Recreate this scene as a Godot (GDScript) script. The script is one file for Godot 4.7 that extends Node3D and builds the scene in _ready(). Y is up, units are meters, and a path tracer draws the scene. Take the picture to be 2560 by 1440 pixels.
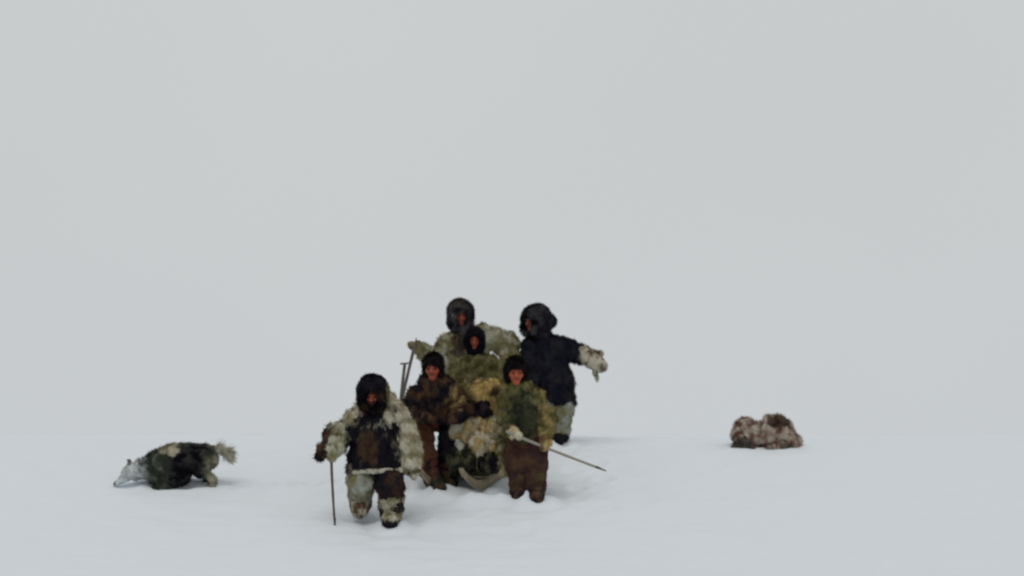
extends Node3D
# A party in fur clothing beside a loaded sledge on a bare snow slope in flat overcast light.
# Units are metres; +z runs towards the camera; each figure is laid out in its own frame, feet at y = 0.

var rng := RandomNumberGenerator.new()
var patch_noise := FastNoiseLite.new()
var fine_noise := FastNoiseLite.new()
var drift_noise := FastNoiseLite.new()
var dents: Array = []          # [x, z, radius, depth, length along z]
var fur_mat: StandardMaterial3D
var skin_mat: StandardMaterial3D
var wood_mat: StandardMaterial3D
var rope_mat: StandardMaterial3D
var eye_mat: StandardMaterial3D

# real-world base colours, linear
const CREAM := Color(0.62, 0.58, 0.46)
const PALE := Color(0.52, 0.50, 0.40)
const GREYFUR := Color(0.36, 0.38, 0.34)
const KHAKI := Color(0.225, 0.20, 0.10)
const OLIVE := Color(0.095, 0.088, 0.030)
const OCHRE := Color(0.46, 0.34, 0.14)
const BROWN := Color(0.10, 0.056, 0.032)
const RUSSET := Color(0.115, 0.042, 0.026)
const DARK := Color(0.014, 0.012, 0.019)
const BLACK := Color(0.007, 0.006, 0.010)
const GREENDARK := Color(0.022, 0.033, 0.024)
const SKIN := Color(0.31, 0.082, 0.048)
const WOOD := Color(0.42, 0.36, 0.27)


func _ready() -> void:
	make_camera_and_light()
	prepare()
	make_ground()
	make_sledge_and_load()
	make_people()
	make_poles()
	make_dogs()


# ---------------------------------------------------------------- camera, sky, sun
func make_camera_and_light() -> void:
	var cam := Camera3D.new()
	cam.name = "camera"
	cam.position = Vector3(0, 0.91, 24.0)
	cam.rotation_degrees.x = 4.17
	cam.near = 0.1
	cam.far = 6000.0
	var lens := CameraAttributesPhysical.new()
	lens.frustum_focal_length = 88.0
	lens.exposure_aperture = 2.7
	lens.frustum_focus_distance = 14.5
	cam.attributes = lens
	add_child(cam)
	cam.fov = 15.53
	cam.current = true

	var env := Environment.new()
	env.tonemap_mode = Environment.TONE_MAPPER_LINEAR
	env.tonemap_exposure = 1.0
	env.background_mode = Environment.BG_SKY
	var sm := ProceduralSkyMaterial.new()
	sm.sky_top_color = Color(0.787, 0.797, 0.798)
	sm.sky_horizon_color = Color(0.768, 0.786, 0.797)
	sm.sky_curve = 0.10
	sm.ground_horizon_color = Color(0.768, 0.786, 0.797)
	sm.ground_bottom_color = Color(0.76, 0.77, 0.775)
	sm.ground_curve = 0.2
	sm.sun_angle_max = 1.0
	sm.sun_curve = 0.02
	var cloud := FastNoiseLite.new()   # faint unevenness of a closed overcast, the same all round
	cloud.seed = 77
	cloud.frequency = 0.012
	cloud.fractal_octaves = 4
	var cover := NoiseTexture2D.new()
	cover.noise = cloud
	cover.width = 1024
	cover.height = 512
	cover.seamless = true
	var ramp := Gradient.new()
	ramp.set_color(0, Color(1, 1, 1, 0.0))
	ramp.set_color(1, Color(1, 0.99, 0.97, 1.0))
	cover.color_ramp = ramp
	sm.sky_cover = cover
	sm.sky_cover_modulate = Color(1, 1, 1, 0.028)
	var sky := Sky.new()
	sky.sky_material = sm
	env.sky = sky
	env.sdfgi_enabled = true
	env.ssao_enabled = true
	env.ssil_enabled = true
	var we := WorldEnvironment.new()
	we.name = "world_environment"
	we.environment = env
	add_child(we)

	var sun := DirectionalLight3D.new()
	sun.name = "sun"
	sun.light_color = Color(1.0, 0.985, 0.96)
	sun.light_energy = 0.3
	sun.light_angular_distance = 50.0
	sun.shadow_enabled = true
	add_child(sun)
	sun.rotation_degrees = Vector3(-64, -24, 0)


func prepare() -> void:
	rng.seed = 4711
	patch_noise.seed = 11
	patch_noise.frequency = 3.2
	patch_noise.fractal_octaves = 3
	fine_noise.seed = 5
	fine_noise.frequency = 13.0
	fine_noise.fractal_octaves = 3
	drift_noise.seed = 23
	drift_noise.frequency = 0.30
	drift_noise.fractal_octaves = 4
	fur_mat = StandardMaterial3D.new()
	fur_mat.vertex_color_use_as_albedo = true
	fur_mat.roughness = 0.92
	fur_mat.metallic_specular = 0.25
	skin_mat = StandardMaterial3D.new()
	skin_mat.vertex_color_use_as_albedo = true
	skin_mat.roughness = 0.6
	skin_mat.metallic_specular = 0.35
	rope_mat = plain(Color(0.16, 0.13, 0.085), 0.95)
	eye_mat = plain(Color(0.012, 0.010, 0.010), 0.2)
	wood_mat = plain(WOOD, 0.75)
	var n := FastNoiseLite.new()
	n.seed = 3
	n.frequency = 0.02
	n.fractal_octaves = 4
	var t := NoiseTexture2D.new()
	t.noise = n
	t.width = 256
	t.height = 256
	t.seamless = true
	var g := Gradient.new()
	g.set_color(0, Color(0.62, 0.58, 0.52))
	g.set_color(1, Color(1, 1, 1))
	t.color_ramp = g
	wood_mat.albedo_texture = t
	wood_mat.uv1_triplanar = true
	wood_mat.uv1_scale = Vector3(6, 0.7, 6)


func plain(lin: Color, rough: float) -> StandardMaterial3D:
	var m := StandardMaterial3D.new()
	m.albedo_color = lin.linear_to_srgb()
	m.roughness = rough
	m.metallic_specular = 0.3
	return m


# ---------------------------------------------------------------- terrain
func soft_ramp(x: float, w: float) -> float:
	return w * log(1.0 + exp(clampf(x / w, -40.0, 40.0))) if x / w < 40.0 else x


func ground_base(z: float) -> float:
	var u := -z
	return 0.263 * (soft_ramp(u + 3.2, 0.8) - 3.215 - soft_ramp(u - 3.75, 0.5))


func ground(x: float, z: float) -> float:
	var h := ground_base(z)
	var near := clampf(1.0 - absf(z + 1.5) / 60.0, 0.0, 1.0)
	h += 0.075 * near * drift_noise.get_noise_2d(x * 0.7, z * 1.5)
	h += 0.032 * near * drift_noise.get_noise_2d(x * 4.0 + 31.0, z * 9.0)
	for d in dents:
		var dx: float = (x - d[0]) / d[2]
		var dz: float = (z - d[1]) / (d[2] * d[4])
		var q := dx * dx + dz * dz
		if q < 4.0:
			h -= d[3] * (exp(-q * 2.2) - 0.42 * exp(-(sqrt(q) - 1.15) * (sqrt(q) - 1.15) * 9.0)) * (1.0 + 0.5 * fine_noise.get_noise_2d(x, z))
	return h


func make_ground() -> void:
	# hollows trodden round the boots, paws and runners, and the track the party left down the slope
	for d in [[-1.37, 0.08, 0.22, -0.07, 1.2], [-1.70, -0.48, 0.22, -0.05, 1.3], [0.05, -0.80, 0.26, -0.09, 1.2], [0.30, -0.76, 0.26, -0.09, 1.2], [-0.95, -1.1, 0.28, -0.09, 1.2], [-0.72, -1.15, 0.28, -0.09, 1.2],
			[-1.95, 0.02, 0.05, 0.02, 1.0], [-4.1, -1.42, 0.30, 0.06, 0.7], [-3.85, -1.40, 0.26, 0.05, 0.7], [-4.6, -1.40, 0.2, 0.02, 0.7], [3.28, -3.4, 0.5, 0.03, 0.5], [0.45, -3.9, 0.25, -0.06, 1.2], [0.66, -3.9, 0.25, -0.06, 1.2], [-0.35, -0.8, 0.34, -0.10, 0.6], [-0.68, -0.8, 0.3, -0.07, 0.8]]:
		dents.append(d)
	for k in 9:
		dents.append([-1.45 + 0.16 * (1 if k % 2 else -1) + 0.02 * k, -1.05 - 0.42 * k, 0.13, 0.06, 1.4])
	for k in 8:
		dents.append([0.95 + 0.17 * (1 if k % 2 else -1) - 0.02 * k, -1.3 - 0.42 * k, 0.13, 0.055, 1.4])
	for k in 9:
		dents.append([-3.45 + 0.17 * k, -1.42 + 0.05 * (1 if k % 2 else -1) - 0.02 * k, 0.10, 0.045, 0.8])
	for k in 46:
		dents.append([rng.randf_range(-2.0, 1.5), rng.randf_range(-1.3, 0.35), rng.randf_range(0.07, 0.14), rng.randf_range(-0.02, 0.045), rng.randf_range(0.7, 1.5)])
	var xs := spread(-6.6, 6.6, 0.06, 1.25, 400.0)
	var zs := spread(-6.5, 2.6, 0.06, 1.25, 400.0)
	var v := PackedVector3Array()
	var idx := PackedInt32Array()
	var nx := xs.size()
	var uv := PackedVector2Array()
	for z in zs:
		for x in xs:
			v.append(Vector3(x, ground(x, z), z))
			uv.append(Vector2(x, z))
	for j in zs.size() - 1:
		for i in nx - 1:
			var a := j * nx + i
			idx.append_array([a, a + 1, a + nx, a + 1, a + nx + 1, a + nx])
	var arr := []
	arr.resize(Mesh.ARRAY_MAX)
	arr[Mesh.ARRAY_VERTEX] = v
	arr[Mesh.ARRAY_NORMAL] = normals_of(v, idx)
	arr[Mesh.ARRAY_TEX_UV] = uv
	arr[Mesh.ARRAY_INDEX] = idx
	var am := ArrayMesh.new()
	am.add_surface_from_arrays(Mesh.PRIMITIVE_TRIANGLES, arr)
	var m := StandardMaterial3D.new()
	m.albedo_color = Color(0.79, 0.855, 0.92).linear_to_srgb()
	m.roughness = 0.9
	m.metallic_specular = 0.2
	var fn := FastNoiseLite.new()
	fn.seed = 8
	fn.frequency = 0.03
	fn.fractal_octaves = 5
	var nt := NoiseTexture2D.new()
	nt.noise = fn
	nt.width = 512
	nt.height = 512
	nt.seamless = true
	nt.as_normal_map = true
	nt.bump_strength = 3.0
	m.normal_enabled = true
	m.normal_texture = nt
	m.normal_scale = 0.5
	m.uv1_scale = Vector3(0.7, 0.7, 1)
	am.surface_set_material(0, m)
	var o := MeshInstance3D.new()
	o.name = "snow_slope"
	o.mesh = am
	o.set_meta("kind", "structure")
	o.set_meta("label", "bare snow slope with faint drifts and trodden tracks")
	o.set_meta("category", "snow")
	add_child(o)


func spread(lo: float, hi: float, step: float, grow: float, far: float) -> PackedFloat32Array:
	var left: Array = []
	var s := step
	var p := lo
	while p > -far:
		s *= grow
		p -= s
		left.append(p)
	left.reverse()
	var r := PackedFloat32Array(left)
	var n := int((hi - lo) / step)
	for k in n + 1:
		r.append(lo + (hi - lo) * k / n)
	s = step
	p = hi
	while p < far:
		s *= grow
		p += s
		r.append(p)
	return r


func normals_of(v: PackedVector3Array, idx: PackedInt32Array) -> PackedVector3Array:
	var n := PackedVector3Array()
	n.resize(v.size())
	for t in range(0, idx.size(), 3):
		var a := idx[t]
		var b := idx[t + 1]
		var c := idx[t + 2]
		var f := (v[c] - v[a]).cross(v[b] - v[a])
		n[a] += f
		n[b] += f
		n[c] += f
	for k in n.size():
		n[k] = n[k].normalized()
	return n


# ---------------------------------------------------------------- bodies and cloth as meshed distance fields
# bones: [a, b, radius at a, radius at b]; cuts are taken away; clip_y slices off everything below
func net(bones: Array, cell: float, k: float, cuts: Array = [], clip_y := -100.0) -> Array:
	var lo := Vector3(1e9, 1e9, 1e9)
	var hi := -lo
	for b in bones:
		var r: float = maxf(b[2], b[3]) + cell * 2.5
		var rv := Vector3(r, r, r)
		lo = lo.min(b[0] - rv).min(b[1] - rv)
		hi = hi.max(b[0] + rv).max(b[1] + rv)
	var nx := int((hi.x - lo.x) / cell) + 2
	var ny := int((hi.y - lo.y) / cell) + 2
	var nz := int((hi.z - lo.z) / cell) + 2
	var f := PackedFloat32Array()
	f.resize(nx * ny * nz)
	f.fill(1.0)
	for pass_no in 2:
		for b in (bones if pass_no == 0 else cuts):
			var a: Vector3 = b[0] - lo
			var e: Vector3 = b[1] - lo
			var ra: float = b[2]
			var rd: float = b[3] - b[2]
			var ab := e - a
			var il := 1.0 / maxf(ab.length_squared(), 1e-9)
			var r := maxf(b[2], b[3]) + k + cell * 2.0
			var x0 := maxi(0, int((minf(a.x, e.x) - r) / cell))
			var x1 := mini(nx - 1, int((maxf(a.x, e.x) + r) / cell) + 1)
			var y0 := maxi(0, int((minf(a.y, e.y) - r) / cell))
			var y1 := mini(ny - 1, int((maxf(a.y, e.y) + r) / cell) + 1)
			var z0 := maxi(0, int((minf(a.z, e.z) - r) / cell))
			var z1 := mini(nz - 1, int((maxf(a.z, e.z) + r) / cell) + 1)
			for z in range(z0, z1 + 1):
				for y in range(y0, y1 + 1):
					var row := (z * ny + y) * nx
					for x in range(x0, x1 + 1):
						var p := Vector3(x * cell, y * cell, z * cell) - a
						var t := clampf(p.dot(ab) * il, 0.0, 1.0)
						var d := (p - ab * t).length() - ra - rd * t
						var g := f[row + x]
						if pass_no == 0:
							var h := maxf(k - absf(g - d), 0.0)
							f[row + x] = minf(g, d) - h * h / (4.0 * k)
						elif -d > g:
							f[row + x] = -d
	if clip_y > -50.0:
		for z in nz:
			for y in ny:
				var under := clip_y - (lo.y + y * cell)
				if under > -cell * 3.0:
					for x in nx:
						var i := (z * ny + y) * nx + x
						f[i] = maxf(f[i], under)
	# surface nets
	var sy := nx
	var sz := nx * ny
	var where := PackedInt32Array()
	where.resize(f.size())
	where.fill(-1)
	var v := PackedVector3Array()
	var nrm := PackedVector3Array()
	var idx := PackedInt32Array()
	var lim := cell * 2.0
	for z in nz - 1:
		for y in ny - 1:
			var row := (z * ny + y) * nx
			for x in nx - 1:
				var i := row + x
				var f0 := f[i]
				if f0 > lim or f0 < -lim:
					continue
				var f1 := f[i + 1]
				var f2 := f[i + sy]
				var f3 := f[i + sy + 1]
				var f4 := f[i + sz]
				var f5 := f[i + sz + 1]
				var f6 := f[i + sz + sy]
				var f7 := f[i + sz + sy + 1]
				var inside := int(f0 < 0) + int(f1 < 0) + int(f2 < 0) + int(f3 < 0) + int(f4 < 0) + int(f5 < 0) + int(f6 < 0) + int(f7 < 0)
				if inside == 0 or inside == 8:
					continue
				var s := Vector3.ZERO
				var c := 0
				# twelve edges
				if (f0 < 0) != (f1 < 0): s += Vector3(f0 / (f0 - f1), 0, 0); c += 1
				if (f2 < 0) != (f3 < 0): s += Vector3(f2 / (f2 - f3), 1, 0); c += 1
				if (f4 < 0) != (f5 < 0): s += Vector3(f4 / (f4 - f5), 0, 1); c += 1
				if (f6 < 0) != (f7 < 0): s += Vector3(f6 / (f6 - f7), 1, 1); c += 1
				if (f0 < 0) != (f2 < 0): s += Vector3(0, f0 / (f0 - f2), 0); c += 1
				if (f1 < 0) != (f3 < 0): s += Vector3(1, f1 / (f1 - f3), 0); c += 1
				if (f4 < 0) != (f6 < 0): s += Vector3(0, f4 / (f4 - f6), 1); c += 1
				if (f5 < 0) != (f7 < 0): s += Vector3(1, f5 / (f5 - f7), 1); c += 1
				if (f0 < 0) != (f4 < 0): s += Vector3(0, 0, f0 / (f0 - f4)); c += 1
				if (f1 < 0) != (f5 < 0): s += Vector3(1, 0, f1 / (f1 - f5)); c += 1
				if (f2 < 0) != (f6 < 0): s += Vector3(0, 1, f2 / (f2 - f6)); c += 1
				if (f3 < 0) != (f7 < 0): s += Vector3(1, 1, f3 / (f3 - f7)); c += 1
				where[i] = v.size()
				v.append(lo + (Vector3(x, y, z) + s / c) * cell)
				nrm.append(Vector3(f1 + f3 + f5 + f7 - f0 - f2 - f4 - f6, f2 + f3 + f6 + f7 - f0 - f1 - f4 - f5, f4 + f5 + f6 + f7 - f0 - f1 - f2 - f3).normalized())
				# quads round the three edges that leave this corner
				if x > 0 and y > 0 and z > 0:
					if (f0 < 0) != (f1 < 0):
						quad(idx, where[i], where[i - sy], where[i - sy - sz], where[i - sz], f0 < 0)
					if (f0 < 0) != (f2 < 0):
						quad(idx, where[i], where[i - sz], where[i - sz - 1], where[i - 1], f0 < 0)
					if (f0 < 0) != (f4 < 0):
						quad(idx, where[i], where[i - 1], where[i - 1 - sy], where[i - sy], f0 < 0)
	return [v, nrm, idx]


func quad(idx: PackedInt32Array, a: int, b: int, c: int, d: int, flip: bool) -> void:
	if a < 0 or b < 0 or c < 0 or d < 0:
		return
	if flip:
		idx.append_array([a, d, c, a, c, b])
	else:
		idx.append_array([a, b, c, a, c, d])


class Pelt:
	var v := PackedVector3Array()
	var n := PackedVector3Array()
	var c := PackedColorArray()
	var idx := PackedInt32Array()


# adds a meshed field to a Pelt: folds push the cloth in and out, tint gives each point its fur colour
# (alpha of tint = how long the hair is there)
func dress(s: Pelt, m: Array, tint: Callable, fold := 0.0, hair := 0.0, per_m2 := 0.0, lean := Vector3(0.25, -0.75, 0.1)) -> void:
	var base := s.v.size()
	var v: PackedVector3Array = m[0]
	var n: PackedVector3Array = m[1]
	var idx: PackedInt32Array = m[2]
	var col := PackedColorArray()
	for k in v.size():
		var p := v[k]
		col.append(tint.call(p))
		if fold > 0.0:
			v[k] = p + n[k] * fold * (fine_noise.get_noise_3d(p.x * 0.55, p.y * 0.55, p.z * 0.55) * 1.4 + patch_noise.get_noise_3d(p.x * 1.6, p.y * 0.9 + 7.0, p.z * 1.6) + 0.25)
	if fold > 0.0:
		n = normals_of(v, idx)
	s.v.append_array(v)
	s.n.append_array(n)
	for k in col.size():
		var q := col[k]
		s.c.append(Color(q.r, q.g, q.b, 1))
	for k in idx:
		s.idx.append(k + base)
	if hair <= 0.0:
		return
	for t in range(0, idx.size(), 3):
		var a := v[idx[t]]
		var b := v[idx[t + 1]]
		var c := v[idx[t + 2]]
		var want := (b - a).cross(c - a).length() * 0.5 * per_m2
		var count := int(want) + (1 if rng.randf() < want - int(want) else 0)
		for k in count:
			var tone := col[idx[t]]
			if tone.a < 0.05:
				continue
			var u := rng.randf()
			var w := rng.randf() * (1.0 - u)
			var p := a + (b - a) * u + (c - a) * w
			var nn := n[idx[t]]
			var dir := (nn * rng.randf_range(0.05, 0.5) + (lean - nn * lean.dot(nn)) * rng.randf_range(0.6, 1.0) + Vector3(rng.randf_range(-0.35, 0.35), rng.randf_range(-0.3, 0.3), rng.randf_range(-0.35, 0.35))).normalized()
			var length := hair * tone.a * rng.randf_range(0.5, 1.25)
			var side := dir.cross(nn + Vector3(0.01, 0.02, 0.03)).normalized() * rng.randf_range(0.004, 0.009)
			var q := s.v.size()
			p -= nn * 0.002
			s.v.append(p - side)
			s.v.append(p + side)
			s.v.append(p + dir * length)
			var soft := side.cross(dir).normalized()
			var turned := soft.dot(nn) < 0.0
			if turned:
				soft = -soft
			var shade := rng.randf_range(0.8, 1.2)
			for z in 3:
				s.n.append(soft)
				s.c.append(Color(tone.r * shade, tone.g * shade, tone.b * shade, 1))
			s.idx.append_array([q, q + 1, q + 2] if turned else [q, q + 2, q + 1])


func put(s: Pelt, called: String, parent: Node, mat: Material) -> MeshInstance3D:
	var arr := []
	arr.resize(Mesh.ARRAY_MAX)
	arr[Mesh.ARRAY_VERTEX] = s.v
	arr[Mesh.ARRAY_NORMAL] = s.n
	arr[Mesh.ARRAY_COLOR] = s.c
	arr[Mesh.ARRAY_INDEX] = s.idx
	var am := ArrayMesh.new()
	am.add_surface_from_arrays(Mesh.PRIMITIVE_TRIANGLES, arr)
	am.surface_set_material(0, mat)
	var o := MeshInstance3D.new()
	o.name = called
	o.mesh = am
	parent.add_child(o, true)
	return o


func thing(called: String, label: String, category: String, at: Vector3, group := "") -> Node3D:
	var o := Node3D.new()
	o.name = called
	o.position = at
	o.set_meta("label", label)
	o.set_meta("category", category)
	if group:
		o.set_meta("group", group)
	add_child(o, true)
	return o


func mottle(a: Color, b: Color, p: Vector3, scale := 1.0, bias := 0.0) -> Color:
	var t := clampf(0.5 + bias + 1.7 * patch_noise.get_noise_3d(p.x * scale, p.y * scale, p.z * scale) + 0.6 * fine_noise.get_noise_3d(p.x, p.y, p.z), 0.0, 1.0)
	return a.lerp(b, t)


func inside(p: Vector3, at: Vector2, size: Vector2) -> float:   # 1 in an uneven oval patch of fur, 0 outside
	var q := Vector2((p.x - at.x) / size.x, (p.y - at.y) / size.y).length() + 0.5 * fine_noise.get_noise_3d(p.x * 0.8, p.y * 0.8, p.z * 0.8) + 0.45 * patch_noise.get_noise_3d(p.x * 1.7 + 3.0, p.y * 1.7, p.z * 1.7)
	return 1.0 - smoothstep(0.68, 1.12, q)


func long(c: Color, hair: float) -> Color:
	return Color(c.r, c.g, c.b, hair)


# ---------------------------------------------------------------- a person
# j: joints by name (l / r as seen by the camera); spec: colours and what is worn
func person(at: Vector3, label: String, j: Dictionary, spec: Dictionary) -> Node3D:
	var o := thing("person", label, "person", at - Vector3(0, spec.get("sunk", 0.015), 0), "people of the sledge party")
	var up := Vector3.UP
	var turn := Basis(up, deg_to_rad(spec.get("face", 0.0))) * Basis(Vector3.RIGHT, deg_to_rad(spec.get("nod", 5.0)))
	var head_scale: float = spec.get("head_size", 1.2)
	var hd := Transform3D(turn.scaled(Vector3(head_scale, head_scale, head_scale)), j.head)
	var chest: Vector3 = (j.sl + j.sr) * 0.5
	# body: one continuous figure
	var bones := [
		[j.neck, hd * Vector3(0, -0.06, -0.02), 0.062, 0.06], [j.neck, chest, 0.07, 0.11],
		[chest, j.hips, 0.13, 0.13], [j.sl, j.sr, 0.07, 0.07], [j.hl, j.hr, 0.10, 0.10],
	]
	for s in ["l", "r"]:
		var hand: Vector3 = j["w" + s]
		var fore: Vector3 = (hand - j["e" + s]).normalized()
		bones.append_array([
			[j["s" + s], j["e" + s], 0.062, 0.047], [j["e" + s], hand, 0.045, 0.032], [hand, hand + fore * 0.08, 0.032, 0.03],
			[j["h" + s], j["k" + s], 0.095, 0.064], [j["k" + s], j["a" + s], 0.06, 0.042], [j["a" + s], j["t" + s], 0.042, 0.032]])
	for b in bones.slice(1):
		b[2] *= 0.84
		b[3] *= 0.84
	var skin_tone: Color = spec.get("skin", SKIN)
	var sk := Pelt.new()
	dress(sk, net(bones, 0.021, 0.05), func(_p): return skin_tone)
	head_shape(sk, hd, spec, skin_tone)
	var body := put(sk, "body", o, skin_mat)
	for s in [-1.0, 1.0]:
		var e := Pelt.new()
		dress(e, net([[hd * Vector3(0.034 * s, 0.006, 0.079), hd * Vector3(0.034 * s, 0.006, 0.080), 0.0105 * head_scale, 0.0105 * head_scale]], 0.005, 0.01), func(_p): return Color(0.03, 0.02, 0.018))
		put(e, "eye", body, eye_mat)

	# parka
	var w: float = spec.get("width", 1.0)
	var hem: float = spec.hem
	var hem_l: Vector3 = spec.hem_l
	var hem_r: Vector3 = spec.hem_r
	var pk := [
		[chest + Vector3(0, -0.02, 0), (hem_l + hem_r) * 0.5, 0.165 * w, 0.19 * w], [j.sl.lerp(chest, 0.45) + Vector3(0, -0.05, 0), hem_l, 0.135 * w, 0.16 * w], [j.sr.lerp(chest, 0.45) + Vector3(0, -0.05, 0), hem_r, 0.135 * w, 0.16 * w],
		[j.sl, j.sr, 0.115 * w, 0.115 * w], [j.neck + Vector3(0, 0.01, -0.02), chest, 0.095, 0.15 * w]]
	for s in ["l", "r"]:
		var fat: float = spec.get("sleeve_" + s, 1.0) * w
		pk.append([j["s" + s], j["e" + s], 0.112 * fat, 0.098 * fat])
		pk.append([j["e" + s], j["w" + s], 0.098 * fat, 0.088 * fat])
	pk.append_array(spec.get("extra", []))
	var ps := Pelt.new()
	dress(ps, net(pk, 0.017, 0.07, [], hem), spec.parka, 0.034, spec.get("hair", 0.035), spec.get("furry", 7000.0))
	var parka := put(ps, "parka", o, fur_mat)
	if spec.has("trim"):
		var ts := Pelt.new()
		dress(ts, net(spec.trim, 0.012, 0.02), func(p): return mottle(CREAM, PALE, p, 2.0), 0.008, 0.018, 9000.0)
		put(ts, "hem_trim", parka, fur_mat)

	# hood: a shell about the head, open at the face, with a ruff of long hair round the opening
	if spec.has("hood"):
		var hb := [[hd * Vector3(0, 0.035, -0.035), hd * Vector3(0, -0.05, -0.045), 0.150, 0.145], [hd * Vector3(0, 0.05, -0.02), hd * Vector3(0, 0.03, 0.03), 0.125, 0.125], [hd * Vector3(0, -0.09, -0.03), j.neck + Vector3(0, -0.04, -0.02), 0.12, 0.12]]
		for b in spec.get("peak", []):
			hb.append([hd * b[0], hd * b[1], b[2], b[3]])
		var low: float = spec.get("chin", -0.075)
		var brow: float = spec.get("brow", 0.035)
		var hc := [[hd * Vector3(0, low, 0.055), hd * Vector3(0, low - 0.02, 0.40), 0.070, 0.11], [hd * Vector3(0, brow, 0.055), hd * Vector3(0, brow + 0.02, 0.40), 0.072, 0.11], [hd * Vector3(0, (low + brow) * 0.5, 0.045), hd * Vector3(0, (low + brow) * 0.5, 0.40), 0.080, 0.12]]
		var thin: float = spec.get("hood_fat", 1.0)
		for b in hb:
			b[2] *= head_scale * thin
			b[3] *= head_scale * thin
		for b in hc:
			b[2] *= head_scale
			b[3] *= head_scale
		var hs := Pelt.new()
		dress(hs, net(hb, 0.013, 0.05, hc), spec.hood, 0.010, 0.030, 9000.0)
		var hood := put(hs, "hood", o, fur_mat)
		var ring := []
		var mid := (low + brow) * 0.5
		for k in 16:
			var a0 := TAU * k / 16.0
			var a1 := TAU * (k + 1) / 16.0
			var tall := (brow - low) * 0.5 + 0.082
			ring.append([hd * Vector3(sin(a0) * 0.098, mid + cos(a0) * tall, 0.082), hd * Vector3(sin(a1) * 0.098, mid + cos(a1) * tall, 0.082), 0.026 * head_scale, 0.026 * head_scale])
		var rs := Pelt.new()
		dress(rs, net(ring, 0.011, 0.02), spec.ruff, 0.008, 0.05, 16000.0, (turn * Vector3(0, 0, 0.5)) + Vector3(0.25, -0.1, 0))
		put(rs, "ruff", hood, fur_mat)

	for x in spec.get("more", []):
		var xs := Pelt.new()
		dress(xs, net(x[1], 0.011, 0.02), x[2], 0.006, 0.025, 9000.0)
		put(xs, x[0], o, fur_mat)
	if spec.get("hair_cap", false):
		var cap := []
		for b in [[V(0, 0.055, -0.03), V(0, 0.05, -0.005), 0.102, 0.098], [V(-0.078, 0.03, -0.02), V(-0.082, -0.055, -0.005), 0.036, 0.024], [V(0.078, 0.03, -0.02), V(0.082, -0.05, -0.005), 0.036, 0.024], [V(0, 0.0, -0.06), V(0, -0.06, -0.05), 0.085, 0.07]]:
			cap.append([hd * b[0], hd * b[1], b[2] * head_scale, b[3] * head_scale])
		var gap := [[hd * V(0, -0.02, 0.09), hd * V(0, -0.02, 0.3), 0.083 * head_scale, 0.12 * head_scale], [hd * V(0, -0.09, 0.06), hd * V(0, -0.10, 0.3), 0.075 * head_scale, 0.12 * head_scale]]
		var cs := Pelt.new()
		dress(cs, net(cap, 0.010, 0.03, gap), func(p): return long(mottle(Color(0.008, 0.007, 0.008), Color(0.02, 0.016, 0.014), p, 3.0), 1.0), 0.010, 0.055, 16000.0, turn * V(0.15, -0.8, 0.2))
		put(cs, "hair", o, fur_mat)
	# trousers
	var leg: float = spec.get("leg", 1.1)
	var tr := [[j.hl, j.hr, 0.12, 0.12]]
	for s in ["l", "r"]:
		tr.append([j["h" + s], j["k" + s], 0.118 * leg, 0.115 * leg])
		tr.append([j["k" + s], j["k" + s].lerp(j["a" + s], 0.72), 0.112 * leg, 0.10 * leg])
	var trs := Pelt.new()
	dress(trs, net(tr, 0.018, 0.05), spec.trousers, 0.026, 0.030, 6000.0)
	put(trs, "trousers", o, fur_mat)
	# boots and mittens, one mesh each
	for s in ["l", "r"]:
		var top: Vector3 = j["k" + s].lerp(j["a" + s], spec.get("boot_top", 0.45))
		var toe: Vector3 = j["t" + s]
		var ankle: Vector3 = j["a" + s]
		var heel: Vector3 = ankle - (toe - ankle) * 0.25 + Vector3(0, -0.03, 0)
		var bs := Pelt.new()
		dress(bs, net([[top, ankle, 0.115 * leg, 0.09 * leg], [ankle, toe, 0.08 * leg, 0.066 * leg], [heel, toe + Vector3(0, -0.012, 0), 0.055 * leg, 0.055 * leg]], 0.015, 0.04), spec["boot_" + s] if spec.has("boot_" + s) else spec.boot, 0.010, 0.025, 7000.0)
		put(bs, "boot", o, fur_mat)
		var wrist: Vector3 = j["w" + s]
		var elbow: Vector3 = j["e" + s]
		var along: Vector3 = spec.get("mitt_" + s, (wrist - elbow).normalized())
		var big: float = spec.get("mitt_size_" + s, 1.0)
		var tip := wrist + along * 0.15 * big
		var thumb_out: Vector3 = along.cross(Vector3(0, 0.2, 1)).normalized() * (1.0 if s == "l" else -1.0)
		var ms := Pelt.new()
		dress(ms, net([[wrist - along * 0.03, wrist + along * 0.06 * big, 0.062 * big, 0.066 * big], [wrist + along * 0.06 * big, tip, 0.062 * big, 0.048 * big], [wrist + along * 0.035 * big, wrist + (along * 0.09 + thumb_out * 0.07 + Vector3(0, 0, 0.03)) * big, 0.032 * big, 0.024 * big]], 0.012, 0.025), spec["mitten_" + s] if spec.has("mitten_" + s) else spec.mitten, 0.008, 0.028, 9000.0)
		put(ms, "mitten", o, fur_mat)
	return o


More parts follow.
